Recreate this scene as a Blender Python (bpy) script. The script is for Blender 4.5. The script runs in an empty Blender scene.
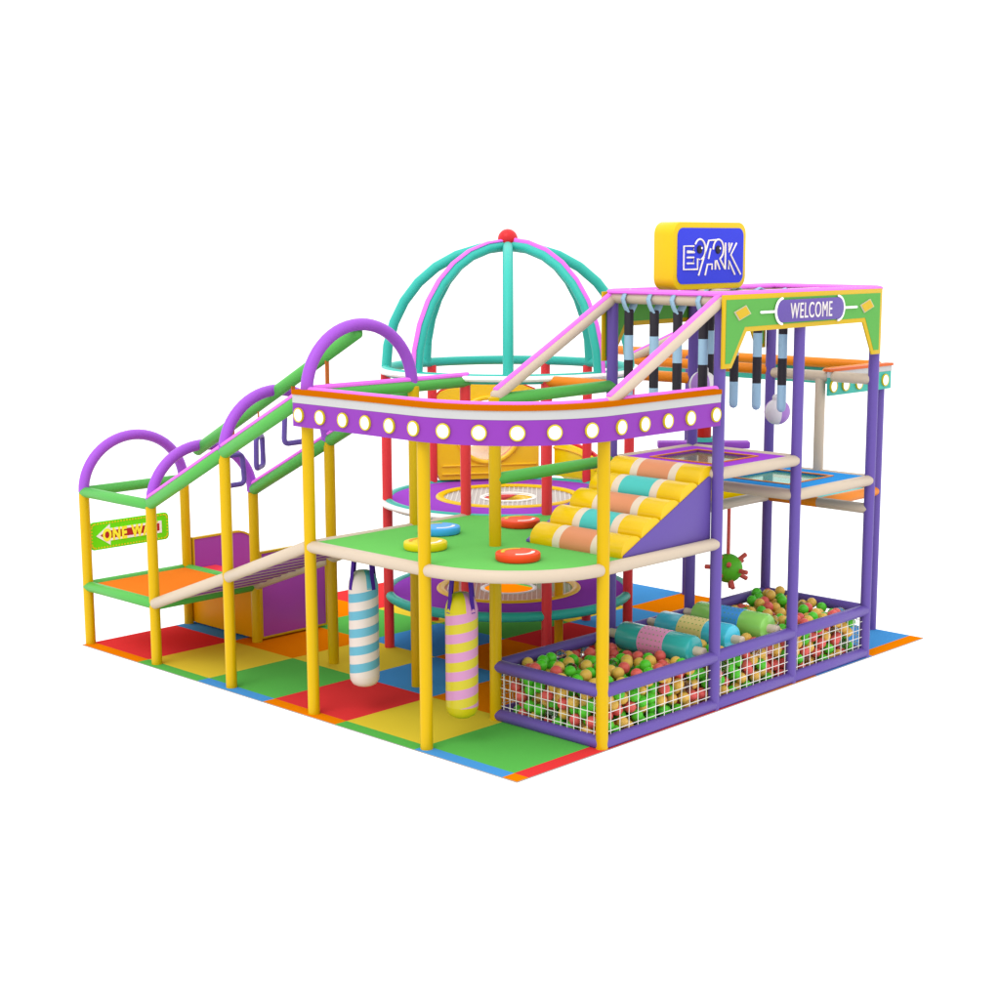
import bpy, bmesh, math, random
from mathutils import Vector, Matrix
random.seed(7)
S = bpy.context.scene
COL = S.collection
sin, cos, PI, rad = math.sin, math.cos, math.pi, math.radians
V3 = Vector

# ------------------------------------------------------------------ materials
def lin(c):
    return tuple(((x/255)/12.92 if x/255 <= 0.04045 else ((x/255+0.055)/1.055)**2.4) for x in c)

MATS = {}
def mat(name, rgb, rough=0.42, gain=0.64, spec=0.22, var=0.02, emit=0.0, scale=9.0, bump=0.0, coat=0.0):
    """vinyl / plastic: base colour with a faint uneven tone and uneven gloss"""
    if name in MATS: return MATS[name]
    m = bpy.data.materials.new(name); m.use_nodes = True
    nt = m.node_tree; b = nt.nodes['Principled BSDF']
    c = [min(0.9, x*gain*1.02) for x in lin(rgb)]
    tc = nt.nodes.new('ShaderNodeTexCoord')
    nz = nt.nodes.new('ShaderNodeTexNoise'); nz.inputs['Scale'].default_value = scale; nz.inputs['Detail'].default_value = 4
    nt.links.new(tc.outputs['Object'], nz.inputs['Vector'])
    mx = nt.nodes.new('ShaderNodeMix'); mx.data_type = 'RGBA'
    mx.inputs[6].default_value = (*[x*(1-var) for x in c], 1)
    mx.inputs[7].default_value = (*[min(.92, x*(1+var)) for x in c], 1)
    nt.links.new(nz.outputs['Fac'], mx.inputs[0]); nt.links.new(mx.outputs[2], b.inputs['Base Color'])
    mr = nt.nodes.new('ShaderNodeMapRange'); mr.inputs['To Min'].default_value = rough-0.03; mr.inputs['To Max'].default_value = rough+0.03
    nt.links.new(nz.outputs['Fac'], mr.inputs['Value']); nt.links.new(mr.outputs['Result'], b.inputs['Roughness'])
    b.inputs['Specular IOR Level'].default_value = spec
    if coat: b.inputs['Coat Weight'].default_value = coat; b.inputs['Coat Roughness'].default_value = 0.15
    if emit:
        b.inputs['Emission Color'].default_value = (1, 1, 1, 1); b.inputs['Emission Strength'].default_value = emit
    if bump:
        n2 = nt.nodes.new('ShaderNodeTexNoise'); n2.inputs['Scale'].default_value = 220
        nt.links.new(tc.outputs['Object'], n2.inputs['Vector'])
        bp = nt.nodes.new('ShaderNodeBump'); bp.inputs['Strength'].default_value = bump; bp.inputs['Distance'].default_value = 0.002
        nt.links.new(n2.outputs['Fac'], bp.inputs['Height']); nt.links.new(bp.outputs['Normal'], b.inputs['Normal'])
    if spec == 0:                                        # matt surfaces: no mirror sheen at grazing angles
        d = nt.nodes.new('ShaderNodeBsdfDiffuse'); nt.links.new(mx.outputs[2], d.inputs['Color'])
        nt.links.new(d.outputs[0], nt.nodes['Material Output'].inputs['Surface'])
    MATS[name] = m
    return m

def helix_mat(name, a, b_, pitch, phase=0.0, gain=0.62):
    """two colours winding round a bag's own axis"""
    m = bpy.data.materials.new(name); m.use_nodes = True
    nt = m.node_tree; b = nt.nodes['Principled BSDF']; L = nt.links.new
    tc = nt.nodes.new('ShaderNodeTexCoord'); sp = nt.nodes.new('ShaderNodeSeparateXYZ'); L(tc.outputs['Object'], sp.inputs[0])
    def mth(op, x, y=None, val=None):
        n = nt.nodes.new('ShaderNodeMath'); n.operation = op; L(x, n.inputs[0])
        if y is not None: L(y, n.inputs[1])
        if val is not None: n.inputs[1].default_value = val
        return n.outputs[0]
    at = mth('ARCTAN2', sp.outputs['Y'], sp.outputs['X']); at = mth('MULTIPLY', at, val=-1/(2*PI))
    zz = mth('DIVIDE', sp.outputs['Z'], val=pitch)
    f = mth('ADD', mth('ADD', at, zz), val=phase+10); f = mth('FRACT', f); f = mth('GREATER_THAN', f, val=0.5)
    mx = nt.nodes.new('ShaderNodeMix'); mx.data_type = 'RGBA'
    mx.inputs[6].default_value = (*[x*gain for x in lin(a)], 1); mx.inputs[7].default_value = (*[x*gain for x in lin(b_)], 1)
    L(f, mx.inputs[0]); L(mx.outputs[2], b.inputs['Base Color']); b.inputs['Roughness'].default_value = 0.45
    return m

def glass_mat(name, rgb, alpha, rough=0.12):
    m = bpy.data.materials.new(name); m.use_nodes = True
    b = m.node_tree.nodes['Principled BSDF']
    b.inputs['Base Color'].default_value = (*[x*0.62 for x in lin(rgb)], 1); b.inputs['Alpha'].default_value = alpha
    b.inputs['Roughness'].default_value = rough; b.inputs['Specular IOR Level'].default_value = .12
    return m

YEL = mat('yellow_vinyl', (244, 198, 0), 0.34, gain=0.60, spec=.16)
GRN = mat('green_vinyl', (92, 192, 84), gain=.68)
PUR = mat('violet_vinyl', (174, 88, 222), gain=.68)
IND = mat('indigo_vinyl', (112, 88, 178))
BEI = mat('beige_vinyl', (236, 216, 192), gain=.58)
PNK = mat('pink_netting_trim', (255, 128, 255), 0.6, gain=0.72, spec=0.1)
RED = mat('red_vinyl', (242, 62, 68), gain=.8)
TEA = mat('teal_vinyl', (62, 208, 192))
ORA = mat('orange_vinyl', (255, 146, 14))
ORD = mat('orange_cap', (234, 124, 4), gain=.50, spec=0)
WHT = mat('white_plastic', (250, 250, 250), 0.3, gain=0.9)
GRY = mat('grey_band', (225, 225, 225), 0.4, gain=0.56)
FPU = mat('violet_panel', (166, 72, 204), 0.4, gain=.56, spec=.1)
FTE = mat('teal_panel', (66, 196, 178), 0.4)
LIT = mat('lamp_white', (255, 255, 255), 0.3, emit=1.1)
RIM = mat('lamp_rim_yellow', (236, 212, 40))
DGR = mat('green_deck_vinyl', (126, 220, 110), 0.5, gain=0.60, spec=0)
BRD = mat('green_board', (106, 190, 88), 0.45, spec=.08)
BYE = mat('yellow_board_edge', (234, 194, 14), 0.4)
OPD = mat('orange_pad', (255, 136, 44), 0.5, spec=0)
GOLD = mat('golden_slide_plastic', (255, 200, 24), 0.25, gain=0.92, spec=0.35, coat=0.2)
YSL = mat('yellow_slide_plastic', (255, 224, 0), 0.22, gain=0.92, spec=0.3, coat=0.2)
STE = mat('stair_yellow_vinyl', (255, 210, 0), 0.26, gain=0.68, var=.01, coat=0.1)
CRE = mat('cream_vinyl', (252, 232, 208))
COR = mat('coral_vinyl', (244, 158, 110))
TUR = mat('turquoise_vinyl', (82, 214, 206))
BLK = mat('black_foam', (42, 38, 46), 0.6, gain=0.9, spec=0.2)
LBL = mat('light_blue_foam', (168, 206, 234), 0.5, gain=0.66)
NET = mat('white_cord', (240, 236, 232), 0.6, gain=0.8)
DPU = mat('dark_purple_webbing', (62, 12, 132), 0.6, gain=0.9)
SKY = mat('blue_vinyl', (64, 166, 246), spec=0)
BLU = mat('sign_blue', (64, 74, 228), 0.4, gain=0.72, spec=.06)
SIGNY = mat('sign_yellow', (255, 216, 10), 0.35, gain=0.62)
LGR = mat('spiky_green', (100, 204, 46), 0.45, gain=.85)
SPK = mat('spike_red', (232, 100, 92), 0.5, gain=.85)
PBG = mat('purple_panel_plastic', (188, 84, 206), 0.22, gain=0.66, spec=0.3, coat=0.15)
OST = mat('orange_strap', (236, 124, 30), 0.6)

# ------------------------------------------------------------------ mesh builder
class M:
    def __init__(self): self.v = []; self.f = []; self.mi = []; self.mats = []
    def m(self, mt):
        if mt not in self.mats: self.mats.append(mt)
        return self.mats.index(mt)
    def face(self, idx, mt): self.f.append(tuple(idx)); self.mi.append(self.m(mt))
    def tube(self, pts, r, mt, seg=14, closed=False, cap=0.6, ry=None):
        """swept round bar; cap = how far the ends taper out (in radii)"""
        pts = [V3(p) for p in pts]; n = len(pts); rings = []
        if closed: tang = [(pts[(i+1) % n]-pts[i-1]).normalized() for i in range(n)]
        else: tang = [(pts[min(i+1, n-1)]-pts[max(i-1, 0)]).normalized() for i in range(n)]
        up = V3((0, 0, 1)) if abs(tang[0].z) < 0.9 else V3((1, 0, 0))
        a = (up - tang[0]*up.dot(tang[0])).normalized()
        for i in range(n):
            t = tang[i]; a = (a - t*a.dot(t)).normalized(); b = t.cross(a)
            sc = 1.0
            if 0 < i < n-1 or closed:
                d0 = (pts[i]-pts[i-1]).normalized(); c_ = max(0.5, d0.dot(t)); sc = 1/c_
            base = len(self.v)
            for k in range(seg):
                w = 2*PI*k/seg
                self.v.append(pts[i] + a*cos(w)*(ry or r) + b*sin(w)*r)
            rings.append((base, a.copy(), b.copy()))
        m = n if closed else n-1
        for i in range(m):
            A = rings[i][0]; B = rings[(i+1) % n][0]
            for k in range(seg):
                k2 = (k+1) % seg
                self.face((A+k, A+k2, B+k2, B+k), mt)
        if not closed:
            for (i, sg) in ((0, -1), (n-1, 1)):
                base, a, b = rings[i]; prev = base
                for (f, s) in ((0.45, 0.78), (0.85, 0.42)) if cap else ():
                    nb = len(self.v)
                    for k in range(seg):
                        w = 2*PI*k/seg
                        self.v.append(pts[i] + tang[i]*sg*r*cap*f + (a*cos(w)*(ry or r) + b*sin(w)*r)*s)
                    for k in range(seg): self.face((prev+k, prev+(k+1) % seg, nb+(k+1) % seg, nb+k), mt)
                    prev = nb
                self.face([prev+k for k in range(seg)], mt)
        return self
    def prism(self, poly, to3, d0, d1, mt, side=None):
        """polygon in a plane, given thickness; to3(u, v, d) places it"""
        n = len(poly); a = len(self.v)
        for (u, v) in poly: self.v.append(V3(to3(u, v, d0)))
        for (u, v) in poly: self.v.append(V3(to3(u, v, d1)))
        self.face(list(range(a, a+n)), mt); self.face(list(range(a+2*n-1, a+n-1, -1)), mt)
        for i in range(n):
            j = (i+1) % n
            self.face((a+i, a+j, a+n+j, a+n+i), side or mt)
        return self
    def ring(self, outer, inner, to3, d0, d1, mt):
        """plate with a hole: two outlines of the same number of points"""
        n = len(outer); a = len(self.v)
        for (P, d) in ((outer, d0), (inner, d0), (outer, d1), (inner, d1)):
            for (u, v) in P: self.v.append(V3(to3(u, v, d)))
        for i in range(n):
            j = (i+1) % n
            self.face((a+i, a+j, a+n+j, a+n+i), mt); self.face((a+2*n+i, a+3*n+i, a+3*n+j, a+2*n+j), mt)
            self.face((a+i, a+2*n+i, a+2*n+j, a+j), mt); self.face((a+n+i, a+n+j, a+3*n+j, a+3*n+i), mt)
        return self
    def box(self, x0, y0, z0, x1, y1, z1, mt):
        return self.prism([(x0, y0), (x1, y0), (x1, y1), (x0, y1)], lambda u, v, d: (u, v, d), z0, z1, mt)
    def lathe(self, prof, c, mt, seg=24, axis=None, mts=None):
        """profile of (r, h) spun round an axis at c"""
        c = V3(c); ax = V3(axis or (0, 0, 1)).normalized()
        up = V3((1, 0, 0)) if abs(ax.x) < 0.9 else V3((0, 1, 0))
        a = (up-ax*up.dot(ax)).normalized(); b = ax.cross(a); base = []
        for (r, h) in prof:
            base.append(len(self.v))
            for k in range(seg):
                w = 2*PI*k/seg
                self.v.append(c+ax*h+(a*cos(w)+b*sin(w))*max(r, 1e-4))
        for i in range(len(prof)-1):
            for k in range(seg):
                k2 = (k+1) % seg
                mm = mts(i, k) if mts else mt
                self.face((base[i]+k, base[i]+k2, base[i+1]+k2, base[i+1]+k), mm)
        self.face([base[0]+k for k in range(seg)], mts(0, 0) if mts else mt); self.face([base[-1]+k for k in range(seg)], mts(len(prof)-2, 0) if mts else mt)
        return self
    def ball(self, c, r, mt, seg=20, rings=12, mts=None):
        prof = [(r*sin(PI*i/rings), -r*cos(PI*i/rings)) for i in range(rings+1)]
        return self.lathe(prof, c, mt, seg, mts=mts)

ORIGIN = {}
def build(name, M_, parent=None, smooth=35, bevel=0.0, at=None, segs=2):
    """link the collected shapes as ONE mesh object, in its thing's own space"""
    me = bpy.data.meshes.new(name)
    o3 = V3(at) if at else (ORIGIN[parent.name] if parent else V3((0, 0, 0)))
    me.from_pydata([tuple(v-o3) for v in M_.v], [], M_.f)
    for mt in M_.mats: me.materials.append(mt)
    me.polygons.foreach_set('material_index', M_.mi)
    bm = bmesh.new(); bm.from_mesh(me)
    bmesh.ops.remove_doubles(bm, verts=bm.verts, dist=1e-6)
    bmesh.ops.recalc_face_normals(bm, faces=bm.faces)
    if bevel:
        ed = [e for e in bm.edges if len(e.link_faces) == 2 and e.calc_face_angle(0) > rad(40)]
        bmesh.ops.bevel(bm, geom=ed, offset=bevel, segments=segs, profile=0.5, affect='EDGES', clamp_overlap=True)
    bm.to_mesh(me); bm.free()
    me.polygons.foreach_set('use_smooth', [True]*len(me.polygons))
    me.set_sharp_from_angle(angle=rad(smooth))
    o = bpy.data.objects.new(name, me); COL.objects.link(o)
    if parent: o.parent = parent
    if at: 
        if parent: o.location = V3(at)-ORIGIN[parent.name]
        else: o.location = at
    ORIGIN[o.name] = o3
    return o

def tag(o, label, cat=None, group=None, kind=None):
    o['label'] = label
    if cat: o['category'] = cat
    if group: o['group'] = group
    if kind: o['kind'] = kind
    return o

def thing(name, label, cat, loc=(0, 0, 0), group=None):
    o = bpy.data.objects.new(name, None); o.empty_display_size = 0.1
    COL.objects.link(o); o.location = loc; ORIGIN[o.name] = V3(loc)
    return tag(o, label, cat, group)

def arc(cx, cy, r, a0, a1, n):
    return [(cx+r*cos(rad(a0+(a1-a0)*i/n)), cy+r*sin(rad(a0+(a1-a0)*i/n))) for i in range(n+1)]
def rrect(x0, y0, x1, y1, r, n=6):
    return arc(x1-r, y1-r, r, 0, 90, n)+arc(x0+r, y1-r, r, 90, 180, n)+arc(x0+r, y0+r, r, 180, 270, n)+arc(x1-r, y0+r, r, 270, 360, n)
XZ = lambda y: (lambda u, v, d: (u, y+d, v))           # a board facing -Y; d grows away from the viewer
XY = lambda u, v, d: (u, v, d)

def text_mesh(body, width, height, to3, depth, mt, bold=0.0, spc=1.0):
    """lettering stretched to width x height, centred on the plane's origin"""
    cu = bpy.data.curves.new('lettering', 'FONT'); cu.body = body; cu.extrude = 0.5; cu.offset = bold; cu.space_character = spc
    o = bpy.data.objects.new('lettering', cu); COL.objects.link(o)
    bpy.context.view_layer.update()
    me = bpy.data.meshes.new_from_object(o.evaluated_get(bpy.context.evaluated_depsgraph_get()))
    xs = [v.co.x for v in me.vertices]; ys = [v.co.y for v in me.vertices]
    x0, x1, y0, y1 = min(xs), max(xs), min(ys), max(ys)
    q = M(); 
    for v in me.vertices:
        q.v.append(V3(to3(((v.co.x-x0)/(x1-x0)-0.5)*width, ((v.co.y-y0)/(y1-y0)-0.5)*height, -depth*(v.co.z+0.5))))
    for p in me.polygons: q.face(tuple(p.vertices), mt)
    bpy.data.objects.remove(o); bpy.data.curves.remove(cu); bpy.data.meshes.remove(me)
    return q

PR, TR = 0.052, 0.053                                   # post and foam tube radii
def post(parent, x, y, z0, z1, mt, r=PR):
    return build('post', M().tube([(x, y, z0), (x, y, z1)], r, mt, 16, cap=0.25), parent)
def rail(parent, pts, mt, r=TR, trim=None, w=0.022, lift=0.045, name='rail', cap=0.7):
    o = build(name, M().tube(pts, r, mt, 16, cap=cap), parent)
    if trim:
        build('trim', M().tube([V3(p)+V3((0, 0, lift)) for p in pts], w, trim, 10, cap=0.3, ry=0.026), o)
    return o
def arch(parent, y, z, x0=-.04, x1=1.16, h=.53):
    cx, rx = (x0+x1)/2, (x1-x0)/2
    build('arch', M().tube([(cx-rx*cos(PI*i/28), y, z+h*sin(PI*i/28)) for i in range(29)], 0.054, PUR, 16, cap=0.3), parent)

# ------------------------------------------------------------------ floor mat
cols = {'r': mat('mat_red', (238, 62, 64), 0.55, gain=0.70, scale=3, spec=0), 'y': mat('mat_yellow', (240, 210, 62), 0.55, gain=0.70, scale=3, spec=0),
        'g': mat('mat_green', (98, 192, 86), 0.55, gain=0.70, scale=3, spec=0), 'b': mat('mat_blue', (80, 158, 226), 0.55, gain=0.70, scale=3, spec=0),
        'o': mat('mat_orange', (248, 136, 6), 0.55, gain=0.70, scale=3, spec=0)}
MX0, MY0, MX1, MY1 = -.134, -.157, 6.0, 6.0
grid = ['gyrgyr', 'yobyob', 'bbobgo', 'gyrgyr', 'robyor', 'bgobgy']      # tile[x][y]
bleft = 'bgobgo'; bfront = 'rrrobo'
m = M()
xs = [MX0, 0, 1, 2, 3, 4, 5, MX1]; ys = [MY0, 0, 1, 2, 3, 4, 5, MY1]
tile_side = mat('mat_edge_grey', (176, 170, 165), 0.8)
for i in range(7):
    for j in range(7):
        c = 'o' if i == 0 and j == 0 else bleft[j-1] if i == 0 else bfront[i-1] if j == 0 else grid[i-1][j-1]
        m.prism([(xs[i], ys[j]), (xs[i+1], ys[j]), (xs[i+1], ys[j+1]), (xs[i], ys[j+1])], XY, 0.0, 0.0, cols[c]) if False else None
        a = len(m.v); m.v += [V3((xs[i], ys[j], 0)), V3((xs[i+1], ys[j], 0)), V3((xs[i+1], ys[j+1], 0)), V3((xs[i], ys[j+1], 0))]
        m.face((a, a+1, a+2, a+3), cols[c])
a = len(m.v); Z = -.009
ring_ = [(x, MY0) for x in xs]+[(MX1, y) for y in ys[1:]]+[(x, MY1) for x in xs[::-1][1:]]+[(MX0, y) for y in ys[::-1][1:-1]]
n = len(ring_)
for (x, y) in ring_: m.v += [V3((x, y, 0)), V3((x, y, Z))]
for i in range(n):
    j = (i+1) % n; m.face((a+2*i, a+2*j, a+2*j+1, a+2*i+1), tile_side)
m.face([a+2*i+1 for i in range(n)], tile_side)
o = build('floor_mat', m); tag(o, 'foam floor mat of large red yellow green blue and orange squares', None, None, 'structure')

# ------------------------------------------------------------------ entry platform (left end)
PL = [(-.04, 6.0-.01), (-.04, 4.8), (-.04, 3.59), (-.05, 2.38)]
PRr = [(1.16, 5.98), (1.16, 4.78), (1.16, 3.56), (1.16, 2.36)]
t = thing('entry_platform', 'low entry platform with orange pad and green tubes at the far left end', 'platform', (.56, 5.4, 0))
for (x, y) in (PL[0], PL[1], PRr[0], PRr[1]): post(t, x, y, 0, 1.56, YEL)
rail(t, [(-.04, 6.0, .6), (-.04, 4.8, .6)], GRN); rail(t, [(-.04, 6.0, .6), (1.16, 6.0, .6)], GRN)
rail(t, [(1.16, 6.0, .6), (1.16, 4.8, .6)], GRN); rail(t, [(-.04, 4.8, .59), (1.16, 4.8, .59)], GRN)
rail(t, [(-.04, 6.0, 1.575), (-.04, 4.8, 1.575)], GRN); rail(t, [(-.04, 6.0, 1.575), (1.16, 6.0, 1.575)], GRN)
arch(t, 5.99, 1.575); arch(t, 4.79, 1.575)
build('pad', M().box(.0, 4.84, .57, 1.12, 5.96, .625, OPD), t, bevel=.012)

# slide box beside it
t = thing('box_slide', 'purple sided toddler slide with yellow trim behind the entry platform', 'slide', (1.7, 5.4, 0))
prof = [(1.215, .02), (2.09, .02), (2.09, .60)]+arc(1.79, .635, .30, 0, 90, 8)+[(1.215, .935)]
def offs(P, d):
    cx = sum(p[0] for p in P)/len(P); cz = sum(p[1] for p in P)/len(P); Q = []
    n = len(P)
    for i in range(n):
        a = V3((*P[i-1], 0)); b = V3((*P[i], 0)); c = V3((*P[(i+1) % n], 0))
        t1 = (b-a).normalized() if (b-a).length > 1e-6 else (c-b).normalized(); t2 = (c-b).normalized() if (c-b).length > 1e-6 else t1
        nn = (V3((-t1.y, t1.x, 0))+V3((-t2.y, t2.x, 0))).normalized()
        k = max(.5, nn.dot(V3((-t1.y, t1.x, 0))))
        q = b+nn*d/k; Q.append((q.x, q.y))
    return Q
for y in (4.79, 5.96):
    inn = offs(prof, .02)
    p = build('side_panel', M().prism(inn, XZ(y), -.014, .014, PBG), t)
    build('trim', M().ring(prof, inn, XZ(y), -.022, .022, BYE), p)
build('end_panel', M().box(1.185, 4.84, .02, 1.205, 5.93, .56, mat('end_panel_amber', (255, 176, 0), .4, spec=.06)), t, bevel=.004)
build('chute', M().prism([(1.22, .60), (1.5, .60), (1.9, .2), (2.1, .12), (2.1, .08), (1.88, .16), (1.48, .56), (1.22, .56)], XZ(4.815), 0, 1.125, RED), t)

# one way sign
t = thing('arrow_sign', 'bright green ONE WAY arrow sign with red and white arrow between the far left posts', 'sign', (.51, 6.06, .94))
Y = 6.045
build('board', M().prism(rrect(.035, .945, .985, 1.235, .05), XZ(Y), -.008, .008, mat('sign_lime', (118, 240, 30), .4, gain=.85, spec=.05)), t)
m = M()
def dots(P, step):
    out = []
    for i in range(len(P)):
        a, b = V3((*P[i], 0)), V3((*P[(i+1) % len(P)], 0)); L = (b-a).length; k = max(1, round(L/step))
        for q in range(k): out.append(a.lerp(b, q/k))
    return out
DY = mat('sign_dot_yellow', (250, 240, 40), .5, gain=.7)
P = rrect(.055, .965, .965, 1.215, .04, 3)
for p in dots(P, .034): m.box(p.x-.009, Y-.012, p.y-.008, p.x+.009, Y-.008, p.y+.008, DY)
build('dotted_border', m, t)
AR = [(.105, 1.09), (.27, 1.20), (.27, 1.155), (.895, 1.155), (.895, 1.025), (.27, 1.025), (.27, .98)]
AI = [(.152, 1.09), (.248, 1.152), (.248, 1.130), (.868, 1.130), (.868, 1.050), (.248, 1.050), (.248, 1.028)]
ar = build('arrow', M().ring(AR, AI, XZ(Y), -.013, -.008, WHT), t)
build('arrow_fill', M().prism(AI, XZ(Y), -.011, -.008, mat('sign_red', (214, 48, 56), .5)), ar)
build('lettering', text_mesh('ONE WAY', .67, .135, lambda u, v, d: (.515+u, Y-.013+d, 1.09+v), .005, mat('sign_letter_yellow', (255, 246, 60), .5, gain=.95), .05, 1.22), t)

# ------------------------------------------------------------------ sloped walkway
t = thing('sloped_walkway', 'sloping slatted walkway with green handrails and violet arches on the left', 'walkway', (.56, 3.6, 0))
post(t, *PL[2], 0, 2.18, YEL); post(t, *PRr[2], 0, 2.18, YEL)
ra = [(-.055, 4.80, .60), (-.055, 3.59, 1.04), (-.055, 2.40, 1.49)]
rb = [(1.16, 4.78, .60), (1.16, 3.59, 1.04), (1.16, 2.40, 1.49)]
for q in (ra, rb):
    for k in (0, 1):
        a, b = V3(q[k]), V3(q[k+1]); d = (b-a).normalized()*.03
        rail(t, [a+d, b-d], BEI)
m = M(); NS = 20
for i in range(NS):
    f = (i+.5)/NS; y = 4.77+(2.42-4.77)*f; z = .61+(1.49-.61)*f+.012
    m.tube([(-.02, y, z), (1.15, y, z)], .048, BEI, 8, cap=.2, ry=.024)
build('slats', m, t)
m = M()
for i in range(NS):
    f = (i+1)/NS; y = 4.77+(2.42-4.77)*f; z = .61+(1.49-.61)*f-.004
    m.tube([(-.02, y, z), (1.13, y, z)], .015 if i % 2 else .008, FPU, 8, cap=.2)
build('grip_bars', m, t)
for x, q in ((-.05, PL), (1.16, PRr)):
    for k in (1, 2):
        a, b = V3((x, q[k][1], (1.585, 2.19)[k-1])), V3((x, q[k+1][1], (2.19, 2.79)[k-1])); d = (b-a).normalized()*.02
        rail(t, [a+d, b-d], GRN, r=.058, trim=PNK, w=.046, lift=.064)
arch(t, 3.59, 2.19)
rail(t, [(.56, 4.86, 2.045), (.56, 2.42, 3.30)], GRN, r=.058, name='overhead_beam')
# hand loops
def loop_pts(w, h, r=.05):
    P = rrect(-w/2, -h, w/2, 0, r, 4); return [(u*(1-.15*(v+h)/h), v) for (u, v) in P]
LV = ['violet hand loop on orange strap nearest the low end of the walkway', 'violet hand loop turned edge on in the middle of the walkway',
      'violet hand loop hanging beside the left end of the lamp band', 'violet hand loop highest up behind the tallest arch']
for i, (y, w, ang) in enumerate([(4.27, .04, 5), (3.86, .03, 38), (3.33, .045, 5), (2.84, .06, 20)]):
    zb = 2.10+(4.8-y)*.525
    t = thing('hand_loop', LV[i], 'hand loop', (.56, y, zb), 'hand loops under the overhead beam')
    ca, sa = cos(rad(ang)), sin(rad(ang)); zt = zb-.33
    f = lambda u, v, d: (.56+u*ca-d*sa, y+u*sa+d*ca, zt+v)
    build('loop', M().tube([f(u, v, 0) for (u, v) in loop_pts(.26, .29)], .025, IND, 10, closed=True), t)
    build('strap', M().prism([(-w/2, -.02), (w/2, -.02), (w/2, .34), (-w/2, .34)], f, -.004, .004, OST), t)

# ------------------------------------------------------------------ front balcony deck
AC = (.93, .94); AR_ = .98
t = thing('balcony_deck', 'raised green balcony deck on yellow posts with rounded front corner', 'deck', (.9, 1.2, 0))
for (x, y) in (PL[3], PRr[3], (-.05, .94), (.92, 1.1), (.93, -.10)): post(t, x, y, 0, 2.79, YEL)
def arcpts(r, z, n=24, a0=180, a1=270): return [(x, y, z) for (x, y) in arc(AC[0], AC[1], r, a0, a1, n)]
DZ = 1.49
P205, P241 = (1.856, 2.399), (2.372, 1.846)
front_rail = [(-.05, .94, DZ)]+arcpts(.98, DZ)[1:-1]+[(.93, -.10, DZ)]
r_ = [(AC[0]+.98*cos(rad(a)), AC[1]+1.04*sin(rad(a)), DZ) for a in [182+(268-182)*i/22 for i in range(23)]]
build('edge_tube', M().tube(r_, TR, BEI, 16, cap=.7), t)
rail(t, [(-.05, 2.36, DZ), (-.05, .97, DZ)], BEI, name='edge_tube'); rail(t, [(.96, -.1, DZ), (2.42, -.1, DZ)], BEI, name='edge_tube')
rail(t, [(-.03, 2.38, DZ), (1.13, 2.37, DZ)], BEI, name='edge_tube'); rail(t, [(1.18, 2.37, DZ), (1.83, 2.39, DZ)], BEI, name='edge_tube')
deck = [(-.03, .94)]+[(AC[0]+.96*cos(rad(a)), AC[1]+1.02*sin(rad(a))) for a in range(185, 270, 5)]+[(.93, -.08), (2.42, -.08), (2.44, 1.08), (2.372, 1.846), (1.856, 2.35), (-.03, 2.35)]
build('deck_panel', M().prism(deck, XY, 1.465, 1.528, DGR), t, bevel=.006)
# upper rails with trim
rz = [(-.05, 2.38, 2.79), (-.05, .94, 2.79)]+[(AC[0]+.98*cos(rad(a)), AC[1]+1.04*sin(rad(a)), 2.79) for a in range(185, 270, 5)]+[(.93, -.10, 2.79), (2.40, -.10, 2.79)]
rail(t, rz, GRN, trim=PNK, w=.028, lift=.052)
rail(t, [(-.05, 2.38, 2.79), (1.16, 2.37, 2.79), (1.87, 2.385, 2.79)], GRN, trim=PNK, w=.028, lift=.06)
rail(t, [(.92, 1.1, 2.77), (2.44, 1.1, 2.79)], GRN)
rail(t, [(.92, 1.1, 2.10), (2.42, 1.1, 2.11)], GRN)
arch(t, 2.38, 2.81, -.05, 1.16, .56)
# lamp band
OX, OY = -.155, -.195
def band_path(off):
    P = [(OX-off+.0, 2.44)]
    P += [(OX-off, 2.44-(2.44-.94)*i/6) for i in range(1, 6)]
    rx, ry = AC[0]-OX+off, AC[1]-OY+off
    P += [(AC[0]+rx*cos(rad(a)), AC[1]+ry*sin(rad(a))) for a in [180+90*i/30 for i in range(31)]]
    P += [(AC[0]+(2.335-AC[0])*i/5, OY-off) for i in range(1, 6)]
    return P
def strip(path_o, path_i, z0, z1, mt):
    q = M(); n = len(path_o)
    for i in range(n):
        (xo, yo), (xi, yi) = path_o[i], path_i[i]
        q.v += [V3((xo, yo, z0)), V3((xo, yo, z1)), V3((xi, yi, z1)), V3((xi, yi, z0))]
    for i in range(n-1):
        a, b = 4*i, 4*(i+1)
        for k in range(4): q.face((a+k, b+k, b+(k+1) % 4, a+(k+1) % 4), mt)
    q.face((0, 1, 2, 3), mt); q.face([4*(n-1)+k for k in (3, 2, 1, 0)], mt)
    return q
fa = build('lamp_band', strip(band_path(0), band_path(-.03), 2.537, 2.735, FPU), t)
build('white_strip', strip(band_path(.002), band_path(-.032), 2.7365, 2.806, GRY), fa)
build('cap_strip', strip(band_path(.012), band_path(-.085), 2.8075, 2.846, ORD), fa)
LP = [(OX, y, 180) for y in (2.35, 2.07, 1.78, 1.50, 1.21, .93)]
for a in (-164.5, -149.3, -134.2, -119.2, -102.5): LP.append((AC[0]+(AC[0]-OX)*cos(rad(a)), AC[1]+(AC[1]-OY)*sin(rad(a)), a))
LP += [(x, OY, -90) for x in (1.02, 1.31, 1.61, 1.91, 2.26)]
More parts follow.
